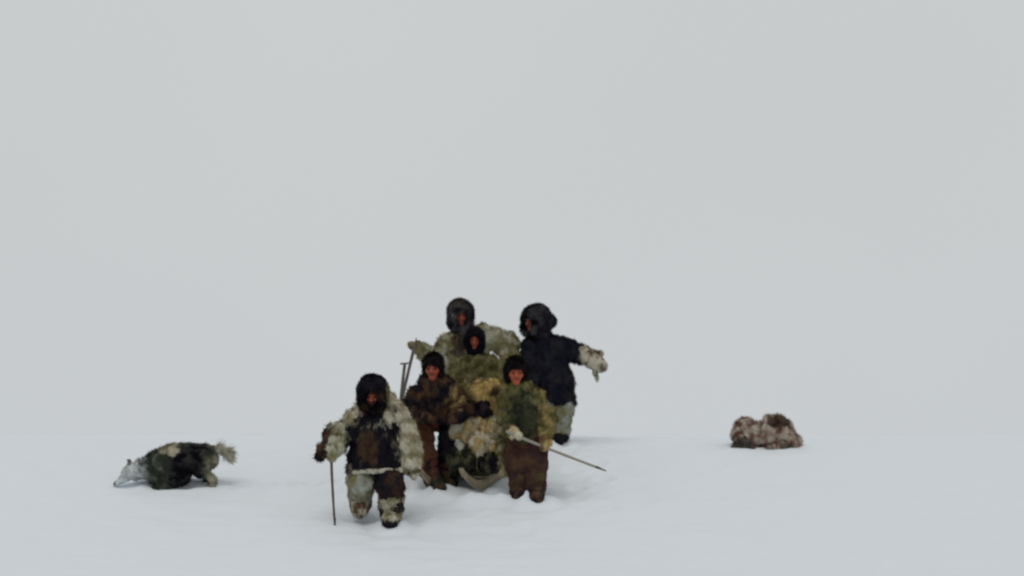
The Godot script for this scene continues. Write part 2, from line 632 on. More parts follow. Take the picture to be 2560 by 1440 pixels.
func head_shape(sk: Pelt, hd: Transform3D, spec: Dictionary, skin_tone: Color) -> void:
	var big: float = hd.basis.get_scale().x
	var hb := []
	for b in [
			[Vector3(0, 0.045, -0.022), Vector3(0, 0.035, 0.0), 0.092, 0.088], [Vector3(0, -0.03, 0.015), Vector3(0, -0.078, 0.045), 0.066, 0.040],
			[Vector3(-0.035, -0.012, 0.05), Vector3(-0.03, -0.02, 0.055), 0.036, 0.034], [Vector3(0.035, -0.012, 0.05), Vector3(0.03, -0.02, 0.055), 0.036, 0.034],
			[Vector3(-0.034, 0.031, 0.076), Vector3(0.034, 0.031, 0.076), 0.017, 0.017], [Vector3(0, 0.022, 0.086), Vector3(0, -0.022, 0.107), 0.012, 0.018],
			[Vector3(-0.020, -0.052, 0.080), Vector3(0.020, -0.052, 0.080), 0.012, 0.012], [Vector3(0, -0.09, 0.062), Vector3(0, -0.088, 0.066), 0.026, 0.026],
			[Vector3(-0.090, -0.012, -0.012), Vector3(-0.092, 0.018, -0.02), 0.014, 0.018], [Vector3(0.090, -0.012, -0.012), Vector3(0.092, 0.018, -0.02), 0.014, 0.018]]:
		hb.append([hd * b[0], hd * b[1], b[2] * big, b[3] * big])
	var hc := []
	for s in [-1.0, 1.0]:
		hc.append([hd * Vector3(0.034 * s, 0.008, 0.098), hd * Vector3(0.036 * s, 0.008, 0.110), 0.017 * big, 0.020 * big])
	var inv := hd.affine_inverse()
	var beard: bool = spec.get("beard", false)
	var hair_line: float = spec.get("hair_line", 0.065)
	dress(sk, net(hb, 0.0075, 0.018, hc), func(p):
		var q: Vector3 = inv * p
		var c := skin_tone.lerp(Color(skin_tone.r * 1.25, skin_tone.g * 0.95, skin_tone.b * 0.9), clampf(2.0 * fine_noise.get_noise_3d(p.x * 3.0, p.y * 3.0, p.z * 3.0), 0.0, 1.0))
		if q.y > hair_line - q.x * q.x * 6.0 or q.z < -0.02 + maxf(0.0, -q.y) * 0.3:
			return Color(0.014, 0.012, 0.012, 1.0)
		if beard and q.y < -0.03 and absf(q.y + 0.052) > 0.008:
			return Color(0.022, 0.016, 0.014, 0.8)
		if absf(q.y + 0.052) < 0.011 and absf(q.x) < 0.03 and q.z > 0.06:
			return Color(skin_tone.r * 0.72, skin_tone.g * 0.6, skin_tone.b * 0.7, 0)
		if absf(q.y - 0.036) < 0.007 and absf(absf(q.x) - 0.034) < 0.022 and q.z > 0.05:
			return Color(skin_tone.r * 0.45, skin_tone.g * 0.45, skin_tone.b * 0.5, 0)
		return long(c, 0.0), 0.0, 0.03, 9000.0, hd.basis * Vector3(0, -0.6, -0.2))


func V(x: float, y: float, z := 0.0) -> Vector3:
	return Vector3(x, y, z)


func make_people() -> void:
	# 1 front: cream fur parka with a dark panel, walking towards the camera with a stick
	person(V(-1.523, ground_base(0.0), 0.0), "person in front in a cream fur parka with dark chest panel, walking with a stick", {
		head = V(-0.05, 1.45, 0.12), neck = V(-0.05, 1.29, 0.03), sl = V(-0.24, 1.16, 0.0), sr = V(0.22, 1.19, 0.0), hips = V(0.0, 0.80, -0.08),
		el = V(-0.46, 1.0, 0.02), wl = V(-0.42, 0.90, 0.16), er = V(0.35, 0.95, 0.0), wr = V(0.385, 0.70, 0.04),
		hl = V(-0.13, 0.78, -0.08), hr = V(0.12, 0.78, -0.06), kl = V(-0.19, 0.48, 0.02), kr = V(0.15, 0.44, 0.10),
		al = V(-0.20, 0.22, -0.14), ar = V(0.165, 0.09, 0.0), tl = V(-0.20, 0.17, 0.05), tr = V(0.155, 0.035, 0.17)}, {
		face = -4.0, nod = 16.0, hem = 0.585, hem_l = V(-0.17, 0.56, -0.02), hem_r = V(0.15, 0.56, -0.02), width = 1.1, sleeve_r = 1.1, leg = 1.28, hair = 0.045, beard = true, chin = -0.045, brow = 0.005,
		parka = func(p):
			var c := mottle(CREAM, Color(0.36, 0.31, 0.18), p, 1.3, -0.15)
			if p.x > 0.24:
				c = c.lerp(KHAKI, 0.7 * smoothstep(0.55, 0.8, sin(p.y * 33.0 + 0.4 + 2.0 * patch_noise.get_noise_3d(p.x, p.y, p.z)) * 0.5 + 0.5))
			if p.x < -0.33:
				c = mottle(KHAKI, PALE, p, 1.6, 0.1)
				c = c.lerp(mottle(BROWN, DARK, p, 2.0), smoothstep(-0.50, -0.55, p.x + 0.05 * fine_noise.get_noise_3d(p.x, p.y, p.z)))
			if p.z > -0.04:
				var panel := inside(p, Vector2(-0.06, 0.80), Vector2(0.42, 0.50)) * (1.0 - smoothstep(0.25, 0.29, p.x)) * smoothstep(-0.38, -0.34, p.x)
				panel = maxf(panel, inside(p, Vector2(-0.05, 1.24), Vector2(0.15, 0.22)))
				c = c.lerp(DARK, panel)
				c = c.lerp(mottle(BROWN, Color(0.13, 0.085, 0.04), p, 3.0, -0.1), 0.6 * inside(p, Vector2(-0.09, 0.87), Vector2(0.14, 0.21)))
			return long(c, 1.0),
		hood = func(p): return long(mottle(BLACK, DARK, p, 2.0) if p.x < 0.10 else mottle(KHAKI, OLIVE, p, 2.0), 1.0),
		ruff = func(p): return long(mottle(BLACK, BROWN, p, 2.0, -0.3), 1.0),
		trim = [[V(-0.25, 0.585, 0.135), V(-0.02, 0.605, 0.185), 0.027, 0.028], [V(-0.02, 0.605, 0.185), V(0.27, 0.615, 0.125), 0.028, 0.030]],
		trousers = func(p): return long(mottle(GREYFUR, KHAKI, p, 1.6) if p.x < -0.02 else mottle(DARK, Color(0.05, 0.03, 0.022), p, 1.5, -0.2), 1.0),
		boot_l = func(p): return long(mottle(GREYFUR, KHAKI, p, 2.0) if p.y > 0.26 else mottle(BROWN, PALE, p, 2.5, -0.1), 1.0),
		boot_r = func(p): return long(DARK if p.y < 0.05 + 0.03 * fine_noise.get_noise_2d(p.x * 2.0, p.z * 2.0) else mottle(PALE, KHAKI, p, 2.0, 0.1), 1.0),
		mitten_l = func(p): return long(mottle(PALE, KHAKI, p, 2.0, -0.05), 1.0), mitten_r = func(p): return long(mottle(PALE, OLIVE, p, 2.0), 1.0),
		mitt_l = V(-0.45, -0.75, 0.25).normalized(), mitt_size_l = 1.1,
		extra = [[V(-0.20, 1.20, -0.02), V(-0.13, 1.36, -0.03), 0.10, 0.085], [V(0.20, 1.22, -0.02), V(0.10, 1.40, -0.03), 0.11, 0.095], [V(-0.52, 0.99, 0.02), V(-0.60, 0.84, 0.06), 0.075, 0.05], [V(-0.60, 0.84, 0.06), V(-0.65, 0.77, 0.06), 0.05, 0.032]]})

	# 2 left of the load: dark parka, russet trousers, leaning to the load
	person(V(-0.91, ground_base(-1.3), -1.3), "person in a dark brown parka and russet trousers, behind the front walker's shoulder", {
		head = V(-0.03, 1.455, 0.12), neck = V(0.0, 1.28, 0.05), sl = V(-0.21, 1.13, 0.02), sr = V(0.22, 1.14, 0.0), hips = V(0.04, 0.86, -0.10),
		el = V(-0.34, 0.96, 0.10), wl = V(-0.17, 0.90, 0.28), er = V(0.33, 0.97, 0.10), wr = V(0.24, 0.90, 0.30),
		hl = V(-0.17, 0.86, -0.10), hr = V(0.17, 0.86, -0.10), kl = V(-0.15, 0.50, 0.08), kr = V(0.17, 0.48, 0.0),
		al = V(-0.03, 0.13, 0.04), ar = V(0.15, 0.10, -0.12), tl = V(0.05, 0.06, 0.2), tr = V(0.17, 0.05, 0.05)}, {
		face = -8.0, nod = 6.0, hem = 0.84, hem_l = V(-0.14, 0.80, -0.04), hem_r = V(0.16, 0.78, -0.04), width = 0.94, head_size = 1.16, hair_cap = true,
		extra = [[V(-0.12, 1.29, 0.02), V(0.12, 1.29, 0.02), 0.085, 0.085], [V(-0.05, 1.265, 0.10), V(0.05, 1.265, 0.10), 0.07, 0.07]], hair = 0.04, chin = -0.09, brow = 0.03,
		parka = func(p):
			var c := mottle(DARK, BROWN, p, 1.3, -0.3)
			return long(c.lerp(mottle(BROWN, OCHRE, p, 2.0, -0.1), 0.8 * inside(p, Vector2(0.27, 1.12), Vector2(0.14, 0.15))), 1.0),
		trousers = func(p): return long(mottle(RUSSET, BROWN, p, 1.6, -0.1) if p.x < 0.04 else mottle(BLACK, DARK, p, 2.0), 0.8),
		boot = func(p): return long(mottle(GREENDARK, BROWN, p, 2.0, -0.2) if p.y < 0.25 else mottle(RUSSET, DARK, p, 2.0), 1.0),
		mitten = func(p): return long(mottle(DARK, BROWN, p, 2.0, -0.2), 1.0)})

	# 3 rear left: tall, pale hood, khaki parka, one hand on a pole
	person(V(-0.62, ground_base(-3.95), -3.95), "tall person at the back in a khaki parka gripping an upright pole", {
		head = V(-0.06, 1.675, 0.05), neck = V(-0.03, 1.50, 0.0), sl = V(-0.21, 1.33, 0.0), sr = V(0.26, 1.40, 0.0), hips = V(0.02, 0.90, -0.04),
		el = V(-0.36, 1.12, 0.06), wl = V(-0.57, 1.22, 0.08), er = V(0.55, 1.30, -0.02), wr = V(0.60, 1.10, 0.10),
		hl = V(-0.11, 0.88, -0.04), hr = V(0.13, 0.88, -0.04), kl = V(-0.14, 0.47, 0.05), kr = V(0.15, 0.47, 0.02),
		al = V(-0.14, 0.09, 0.0), ar = V(0.16, 0.10, -0.05), tl = V(-0.16, 0.04, 0.17), tr = V(0.18, 0.05, 0.12)}, {
		face = 8.0, nod = 6.0, hem = 0.55, hem_l = V(-0.13, 0.52, 0.0), hem_r = V(0.17, 0.52, 0.0), width = 1.0, sleeve_r = 1.35, hair = 0.045, chin = -0.06, brow = 0.0,
		parka = func(p):
			var c := mottle(KHAKI, PALE, p, 1.4, -0.15)
			if p.z > -0.02:
				c = c.lerp(mottle(DARK, BROWN, p, 2.0, -0.2), 0.9 * inside(p, Vector2(-0.03, 1.27), Vector2(0.15, 0.24)))
			return long(c, 1.0),
		hood = func(p): return long(mottle(Color(0.07, 0.06, 0.055), DARK, p, 2.2, 0.1), 1.0),
		ruff = func(p): return long(mottle(Color(0.55, 0.55, 0.55), Color(0.10, 0.09, 0.09), p, 3.0, 0.05) if p.x < -0.13 and p.y > 1.66 else mottle(Color(0.12, 0.11, 0.12), DARK, p, 3.0), 1.0),
		trousers = func(p): return long(mottle(KHAKI, OLIVE, p, 1.6), 1.0), boot = func(p): return long(mottle(KHAKI, BROWN, p, 2.0), 1.0),
		mitten = func(p): return long(mottle(KHAKI, BROWN, p, 2.0), 1.0)})

	# 4 seated on the load: dark hood, khaki parka
	person(V(-0.445, ground_base(-2.05), -2.05), "person with a dark close hood and khaki coat seated on top of the load", {
		head = V(-0.012, 1.645, 0.06), neck = V(0.0, 1.46, 0.0), sl = V(-0.19, 1.32, 0.0), sr = V(0.20, 1.32, 0.0), hips = V(0.0, 0.98, -0.06),
		el = V(-0.28, 1.10, 0.08), wl = V(-0.13, 1.04, 0.27), er = V(0.29, 1.10, 0.08), wr = V(0.15, 1.05, 0.27),
		hl = V(-0.11, 0.96, -0.04), hr = V(0.11, 0.96, -0.04), kl = V(-0.19, 0.98, 0.36), kr = V(0.20, 0.98, 0.36),
		al = V(-0.18, 0.66, 0.47), ar = V(0.19, 0.66, 0.47), tl = V(-0.2, 0.61, 0.62), tr = V(0.22, 0.61, 0.62)}, {
		face = -4.0, nod = 8.0, hem = 0.90, hem_l = V(-0.12, 0.94, 0.0), hem_r = V(0.12, 0.94, 0.0), width = 0.95, hair = 0.04, chin = -0.06, brow = 0.01, head_size = 1.0, hood_fat = 0.80,
		parka = func(p): return long(mottle(KHAKI, OLIVE, p, 1.8, -0.1).lerp(CREAM, 0.8 * inside(p, Vector2(0.05, 1.13), Vector2(0.05, 0.05))), 1.0),
		hood = func(p): return long(mottle(BLACK, DARK, p, 2.0), 0.7), ruff = func(p): return long(mottle(BLACK, DARK, p, 2.0), 0.5),
		trousers = func(p): return long(mottle(OLIVE, KHAKI, p, 1.6), 1.0), boot = func(p): return long(mottle(KHAKI, PALE, p, 2.0, -0.2), 1.0),
		mitten = func(p): return long(mottle(GREYFUR, OLIVE, p, 2.0), 1.0)})

	# 5 right of the load: bare-headed, olive coat, brown trousers, holding a long slanting pole
	person(V(0.165, ground_base(-0.9), -0.9), "bare-headed person in an olive coat and brown trousers holding a long slanting pole", {
		head = V(-0.12, 1.495, 0.10), neck = V(-0.09, 1.34, 0.03), sl = V(-0.22, 1.20, 0.0), sr = V(0.12, 1.20, 0.0), hips = V(-0.01, 0.86, -0.06),
		el = V(-0.25, 0.98, 0.06), wl = V(-0.19, 0.83, 0.19), er = V(0.27, 0.97, 0.04), wr = V(0.235, 0.76, 0.17),
		hl = V(-0.10, 0.84, -0.06), hr = V(0.10, 0.84, -0.06), kl = V(-0.085, 0.47, 0.06), kr = V(0.11, 0.47, 0.09),
		al = V(-0.08, 0.13, -0.04), ar = V(0.11, 0.10, 0.05), tl = V(-0.09, 0.08, 0.12), tr = V(0.12, 0.05, 0.22)}, {
		face = 4.0, nod = 4.0, hem = 0.66, hem_l = V(-0.10, 0.63, -0.02), hem_r = V(0.11, 0.63, -0.02), width = 0.80, leg = 1.2, hair = 0.028, hair_cap = true, hair_line = 0.055, skin = Color(0.36, 0.092, 0.048),
		extra = [[V(-0.14, 1.32, 0.09), V(-0.05, 1.32, 0.09), 0.065, 0.065], [V(-0.08, 1.22, 0.07), V(-0.04, 1.22, 0.07), 0.07, 0.07], [V(-0.16, 1.33, 0.02), V(-0.04, 1.33, 0.02), 0.08, 0.08]],
		parka = func(p):
			var c := mottle(OLIVE, KHAKI, p, 1.8, -0.1)
			if p.z > -0.03:
				c = c.lerp(mottle(Color(0.022, 0.028, 0.020), Color(0.05, 0.055, 0.03), p, 2.0), 0.95 * inside(p, Vector2(-0.04, 0.95), Vector2(0.22, 0.34)))
			if p.x > 0.14:
				c = mottle(OLIVE, Color(0.30, 0.235, 0.10), p, 1.8, -0.1)
			return long(c, 1.0),
		trousers = func(p): return long(mottle(Color(0.05, 0.024, 0.024), Color(0.085, 0.046, 0.028), p, 1.2, -0.05), 0.5),
		boot = func(p): return long(mottle(DARK, BROWN, p, 2.0, -0.2) if p.y < 0.14 else mottle(Color(0.055, 0.03, 0.026), Color(0.09, 0.065, 0.03), p, 2.0), 0.5),
		mitten_l = func(p): return long(mottle(CREAM, OCHRE, p, 2.0, -0.1), 1.0), mitten_r = func(p): return long(mottle(OCHRE, BROWN, p, 2.0, 0.1), 1.0),
		mitt_l = V(0.55, -0.35, 0.6).normalized(), mitt_r = V(-0.2, -0.75, 0.5).normalized()})

	# 6 rear right: dark parka, face turned to the load, arm out to the side with a big pale mitten
	person(V(0.547, ground_base(-3.95), -3.95), "person in a long black parka stretching out an arm with a big pale fur mitten", {
		head = V(-0.25, 1.60, 0.05), neck = V(-0.16, 1.43, 0.0), sl = V(-0.30, 1.25, 0.02), sr = V(0.13, 1.25, -0.02), hips = V(-0.02, 0.86, -0.05),
		el = V(-0.36, 1.0, 0.08), wl = V(-0.30, 0.80, 0.18), er = V(0.26, 1.20, 0.0), wr = V(0.41, 1.17, 0.05),
		hl = V(-0.11, 0.84, -0.05), hr = V(0.13, 0.84, -0.05), kl = V(-0.09, 0.47, 0.08), kr = V(0.14, 0.47, 0.04),
		al = V(-0.09, 0.11, 0.0), ar = V(0.10, 0.09, -0.02), tl = V(-0.15, 0.05, 0.13), tr = V(0.05, 0.04, 0.14)}, {
		face = -50.0, nod = 4.0, hem = 0.50, hem_l = V(-0.10, 0.47, 0.0), hem_r = V(0.13, 0.47, 0.0), width = 1.05, sleeve_r = 1.15, hair = 0.04, chin = -0.07, brow = 0.0, skin = Color(0.25, 0.09, 0.055),
		peak = [[V(0, 0.045, -0.08), V(0.01, -0.005, -0.21), 0.135, 0.085]],
		more = [["mitten_tail", [[V(0.53, 1.04, 0.1), V(0.55, 0.92, 0.1), 0.035, 0.028], [V(0.55, 0.92, 0.1), V(0.58, 0.82, 0.1), 0.028, 0.018]], func(p): return long(mottle(PALE, OLIVE, p, 3.0, 0.0), 1.0)]],
		parka = func(p): return long(mottle(Color(0.012, 0.012, 0.024), Color(0.026, 0.026, 0.034), p, 1.4, -0.1).lerp(RUSSET, 0.7 * inside(p, Vector2(0.42, 1.18), Vector2(0.05, 0.14))), 1.0),
		hood = func(p): return long(mottle(DARK, Color(0.045, 0.045, 0.05), p, 2.0, -0.1), 1.0), ruff = func(p): return long(mottle(BLACK, Color(0.1, 0.1, 0.11), p, 2.0, -0.2), 0.8),
		trousers = func(p): return long(mottle(KHAKI, GREYFUR, p, 1.6), 1.0), boot = func(p): return long(mottle(KHAKI, GREYFUR, p, 2.0) if p.y > 0.12 else DARK, 1.0),
		mitten_l = func(p): return long(mottle(DARK, BROWN, p, 2.0), 1.0), mitten_r = func(p): return long(mottle(CREAM, BROWN, p, 1.6, -0.1), 1.0),
		mitt_r = V(0.7, -0.5, 0.2).normalized(), mitt_size_r = 1.8})


# ---------------------------------------------------------------- rods
func rod(a: Vector3, b: Vector3, ra: float, rb: float, bend := 0.0, sides := 8) -> ArrayMesh:
	var st := SurfaceTool.new()
	st.begin(Mesh.PRIMITIVE_TRIANGLES)
	var dir := (b - a).normalized()
	var u := dir.cross(Vector3(0.3, 0.2, 1.0)).normalized()
	var w := dir.cross(u)
	var rings := 9
	for k in rings:
		var t := float(k) / (rings - 1)
		var c := a.lerp(b, t) + u * bend * sin(t * PI) + w * bend * 0.4 * sin(t * 7.0)
		var r := lerpf(ra, rb, t) * (1.0 + 0.08 * sin(t * 23.0))
		for s in sides:
			var q := TAU * s / sides
			var n := u * cos(q) + w * sin(q)
			st.set_normal(n)
			st.set_uv(Vector2(float(s) / sides, t))
			st.add_vertex(c + n * r)
	for k in rings - 1:
		for s in sides:
			var p := k * sides + s
			var p2 := k * sides + (s + 1) % sides
			for i in [p, p + sides, p2, p2, p + sides, p2 + sides]:
				st.add_index(i)
	for end in 2:
		var c := a if end == 0 else b
		st.set_normal(-dir if end == 0 else dir)
		st.add_vertex(c - dir * 0.004 if end == 0 else c + dir * 0.004)
		var apex := rings * sides + end
		var first := 0 if end == 0 else (rings - 1) * sides
		for s in sides:
			var q := [apex, first + s, first + (s + 1) % sides] if end == 0 else [apex, first + (s + 1) % sides, first + s]
			for i in q:
				st.add_index(i)
	return st.commit()


func rod_part(called: String, parent: Node, m: Material, a: Vector3, b: Vector3, ra: float, rb: float, bend := 0.0) -> MeshInstance3D:
	var o := MeshInstance3D.new()
	o.name = called
	var am := rod(a, b, ra, rb, bend)
	am.surface_set_material(0, m)
	o.mesh = am
	parent.add_child(o, true)
	return o


func make_poles() -> void:
	var grey_wood := plain(Color(0.13, 0.12, 0.105), 0.85)
	var pale_wood := plain(Color(0.30, 0.28, 0.23), 0.85)
	var dark_iron := plain(Color(0.05, 0.05, 0.052), 0.6)
	var a := thing("walking_stick", "thin grey walking stick held by the front walker", "stick", V(-1.99, ground_base(0.0), 0.15))
	rod_part("shaft", a, grey_wood, V(-0.045, 0.90, 0.06), V(0.0, -0.02, 0.0), 0.018, 0.013, 0.006)
	rod_part("tip", a, dark_iron, V(0.0, 0.06, 0.0), V(0.003, -0.06, 0.0), 0.015, 0.006)
	var b := thing("long_pole", "long thin pole slanting down to the right in the bare-headed person's mittens", "pole", V(0.04, 1.025, -0.60))
	rod_part("shaft", b, pale_wood, V(-0.11, 0.01, 0.02), V(1.03, -0.44, -0.14), 0.020, 0.014, 0.008)
	rod_part("tip", b, dark_iron, V(0.94, -0.404, -0.127), V(1.06, -0.452, -0.144), 0.017, 0.006)
	var c := thing("upright_pole", "taller of two thin poles standing upright at the left of the group", "pole", V(-1.585, ground_base(-3.35) - 0.02, -3.35), "poles standing in the snow")
	rod_part("shaft", c, grey_wood, V(0.335, 1.39, 0.0), V(0.0, -0.1, 0.0), 0.021, 0.021, 0.008)
	rod_part("tip", c, dark_iron, V(0.33, 1.36, 0.0), V(0.347, 1.45, 0.0), 0.014, 0.005)
	var d := thing("upright_pole", "shorter pole with a small crosspiece at its top, left of the group", "pole", V(-1.53, ground_base(-2.9), -2.9), "poles standing in the snow")
	rod_part("shaft", d, grey_wood, V(0.165, 1.17, 0.0), V(0.04, -0.1, 0.0), 0.020, 0.020, 0.006)
	rod_part("crosspiece", d, grey_wood, V(0.11, 1.165, 0.0), V(0.22, 1.175, 0.02), 0.012, 0.010)


# ---------------------------------------------------------------- sledge and its load
func make_sledge_and_load() -> void:
	var base := V(-0.42, ground_base(-1.75), -1.75)
	var o := thing("sledge", "wooden sledge with upturned pale runners under the load", "sledge", base)
	var yaw := Basis(Vector3.UP, deg_to_rad(-24.0)) * Basis(Vector3.RIGHT, atan(0.263))
	for s in [-1.0, 1.0]:
		var st := SurfaceTool.new()
		st.begin(Mesh.PRIMITIVE_TRIANGLES)
		var path: Array = []
		for k in 15:
			var t := k / 14.0
			var zz := -0.75 + 1.72 * t
			var rise := 0.0 if t < 0.66 else pow((t - 0.66) / 0.34, 1.8) * 0.36
			path.append(V(0.27 * s, rise, zz))
		for k in path.size():
			var c: Vector3 = path[k]
			var tall := 0.12 if k < 10 else lerpf(0.12, 0.055, (k - 10) / 4.0)
			for q in [V(-0.024, 0, 0), V(0.024, 0, 0), V(0.024, tall, 0), V(-0.024, tall, 0)]:
				st.add_vertex(yaw * (c + q))
		for k in path.size() - 1:
			for e in 4:
				var p := k * 4 + e
				var p2 := k * 4 + (e + 1) % 4
				for i in [p, p + 4, p2, p2, p + 4, p2 + 4]:
					st.add_index(i)
		for i in [0, 1, 2, 0, 2, 3]:
			st.add_index(i)
		var l := (path.size() - 1) * 4
		for i in [l, l + 2, l + 1, l, l + 3, l + 2]:
			st.add_index(i)
		st.deindex()
		st.generate_normals()
		var r := MeshInstance3D.new()
		r.name = "runner"
		r.mesh = st.commit()
		r.material_override = wood_mat
		o.add_child(r, true)
	for k in 9:
		var bm := BoxMesh.new()
		bm.size = V(0.66, 0.022, 0.085)
		var r := MeshInstance3D.new()
		r.name = "slat"
		r.mesh = bm
		r.material_override = wood_mat
		r.transform = Transform3D(yaw, yaw * V(0, 0.133, -0.68 + 0.125 * k))
		o.add_child(r, true)
	# load, each bundle a thing of its own; positions are metres from the sledge's base
	bundle("hide_bundle", "dark mottled hide bundle lying lowest on the sledge", "bundle", base + V(0, 0.0, 0), [
		[V(-0.26, 0.36, 0.30), V(0.12, 0.33, 0.42), 0.20, 0.20], [V(-0.2, 0.40, -0.30), V(0.22, 0.38, -0.30), 0.22, 0.22], [V(-0.12, 0.36, 0.0), V(0.16, 0.36, 0.1), 0.22, 0.22], [V(0.1, 0.26, 0.5), V(0.16, 0.24, 0.52), 0.12, 0.12]],
		func(p): return long(mottle(Color(0.014, 0.013, 0.02), Color(0.12, 0.11, 0.065), p, 2.6, -0.2), 0.9), [[V(0.02, 0.34, 0.4), V(0.06, 0.36, -0.3), 0.235]])
	bundle("fur_roll", "pale khaki fur roll across the middle of the load", "bundle", base + V(0, 0.0, 0), [
		[V(-0.16, 0.60, 0.48), V(0.30, 0.56, 0.48), 0.15, 0.17], [V(-0.22, 0.68, 0.05), V(0.28, 0.70, 0.05), 0.17, 0.17], [V(-0.22, 0.72, -0.25), V(0.26, 0.74, -0.28), 0.15, 0.15], [V(0.24, 0.52, 0.42), V(0.26, 0.44, 0.44), 0.10, 0.07]],
		func(p): return long(mottle(PALE, OCHRE, p, 1.5, 0.0), 1.0), [[V(0.08, 0.64, 0.36), V(0.08, 0.72, -0.2), 0.155]])
	bundle("pelt", "pale khaki pelt hanging down the load beside the bare-headed person's leg", "pelt", base + V(0, 0, 0), [
		[V(0.26, 0.56, 0.52), V(0.32, 0.36, 0.64), 0.10, 0.085], [V(0.32, 0.36, 0.64), V(0.33, 0.12, 0.70), 0.075, 0.045], [V(0.20, 0.52, 0.56), V(0.14, 0.40, 0.62), 0.08, 0.05]],
		func(p): return long(mottle(Color(0.42, 0.38, 0.24), OLIVE, p, 2.2, -0.05), 1.0), [])
	bundle("pelt", "cream and ochre pelt hanging down the middle of the load above the sledge's nose", "pelt", base + V(0, 0, 0), [
		[V(0.04, 0.54, 0.60), V(0.0, 0.43, 0.66), 0.085, 0.055], [V(0.0, 0.43, 0.66), V(0.03, 0.35, 0.69), 0.05, 0.035], [V(0.12, 0.48, 0.62), V(0.18, 0.40, 0.66), 0.06, 0.04]],
		func(p): return long(mottle(CREAM, OCHRE, p, 2.6, -0.05), 1.0), [])
	bundle("fur_bundle", "small dark olive fur bundle low on the left of the load beneath the white pouch", "bundle", base + V(0, 0, 0), [
		[V(-0.24, 0.26, 0.56), V(-0.10, 0.24, 0.62), 0.095, 0.085], [V(-0.30, 0.34, 0.50), V(-0.26, 0.30, 0.54), 0.07, 0.08]],
		func(p): return long(mottle(Color(0.02, 0.024, 0.02), Color(0.13, 0.125, 0.07), p, 2.8, -0.05), 1.0), [])
	bundle("pouch", "small white fur pouch on the left of the load below the pale roll", "pouch", base + V(0, 0, 0), [
		[V(-0.215, 0.46, 0.56), V(-0.205, 0.42, 0.57), 0.045, 0.05]],
		func(p): return long(mottle(Color(0.66, 0.66, 0.63), PALE, p, 2.4, -0.3), 0.6), [])
	bundle("sack", "small dark sack in the middle of the load below the yellowish bundle", "sack", base + V(0, 0, 0), [
		[V(0.05, 0.82, 0.45), V(0.08, 0.90, 0.44), 0.11, 0.10], [V(0.02, 0.78, 0.42), V(0.12, 0.80, 0.45), 0.09, 0.08]],
		func(p): return long(mottle(BLACK, Color(0.035, 0.02, 0.025), p, 2.0), 0.4), [])
	bundle("fur_bundle", "yellowish fur bundle with a dark spot topping the front of the load", "bundle", base + V(0, 0, 0), [
		[V(0.05, 1.03, 0.40), V(0.15, 1.05, 0.40), 0.13, 0.14], [V(0.16, 0.98, 0.36), V(0.20, 0.80, 0.38), 0.11, 0.09]],
		func(p): return long(mottle(Color(0.52, 0.37, 0.14), Color(0.26, 0.2, 0.09), p, 1.8, -0.15).lerp(Color(0.05, 0.028, 0.018), 0.95 * inside(p, Vector2(0.20, 1.05), Vector2(0.05, 0.065))), 1.0), [])


func bundle(called: String, label: String, category: String, at: Vector3, bones: Array, tint: Callable, lashings: Array) -> void:
	var o := thing(called, label, category, at, "load on the sledge")
	var s := Pelt.new()
	dress(s, net(bones, 0.017, 0.06), tint, 0.042, 0.04, 7000.0)
	put(s, "wrapping", o, fur_mat)
	for l in lashings:
		for e in 2:
			var c: Vector3 = l[e]
			var r: float = l[2]
			var ring := Pelt.new()
			var parts := []
			for k in 12:
				var a := TAU * k / 12.0
				var b := TAU * (k + 1) / 12.0
				parts.append([c + V(0.02 * sin(a * 2.0), cos(a) * r, sin(a) * r), c + V(0.02 * sin(b * 2.0), cos(b) * r, sin(b) * r), 0.011, 0.011])
			dress(ring, net(parts, 0.010, 0.008), func(_p): return Color(0.16, 0.13, 0.085))
			put(ring, "lashing", o, fur_mat)


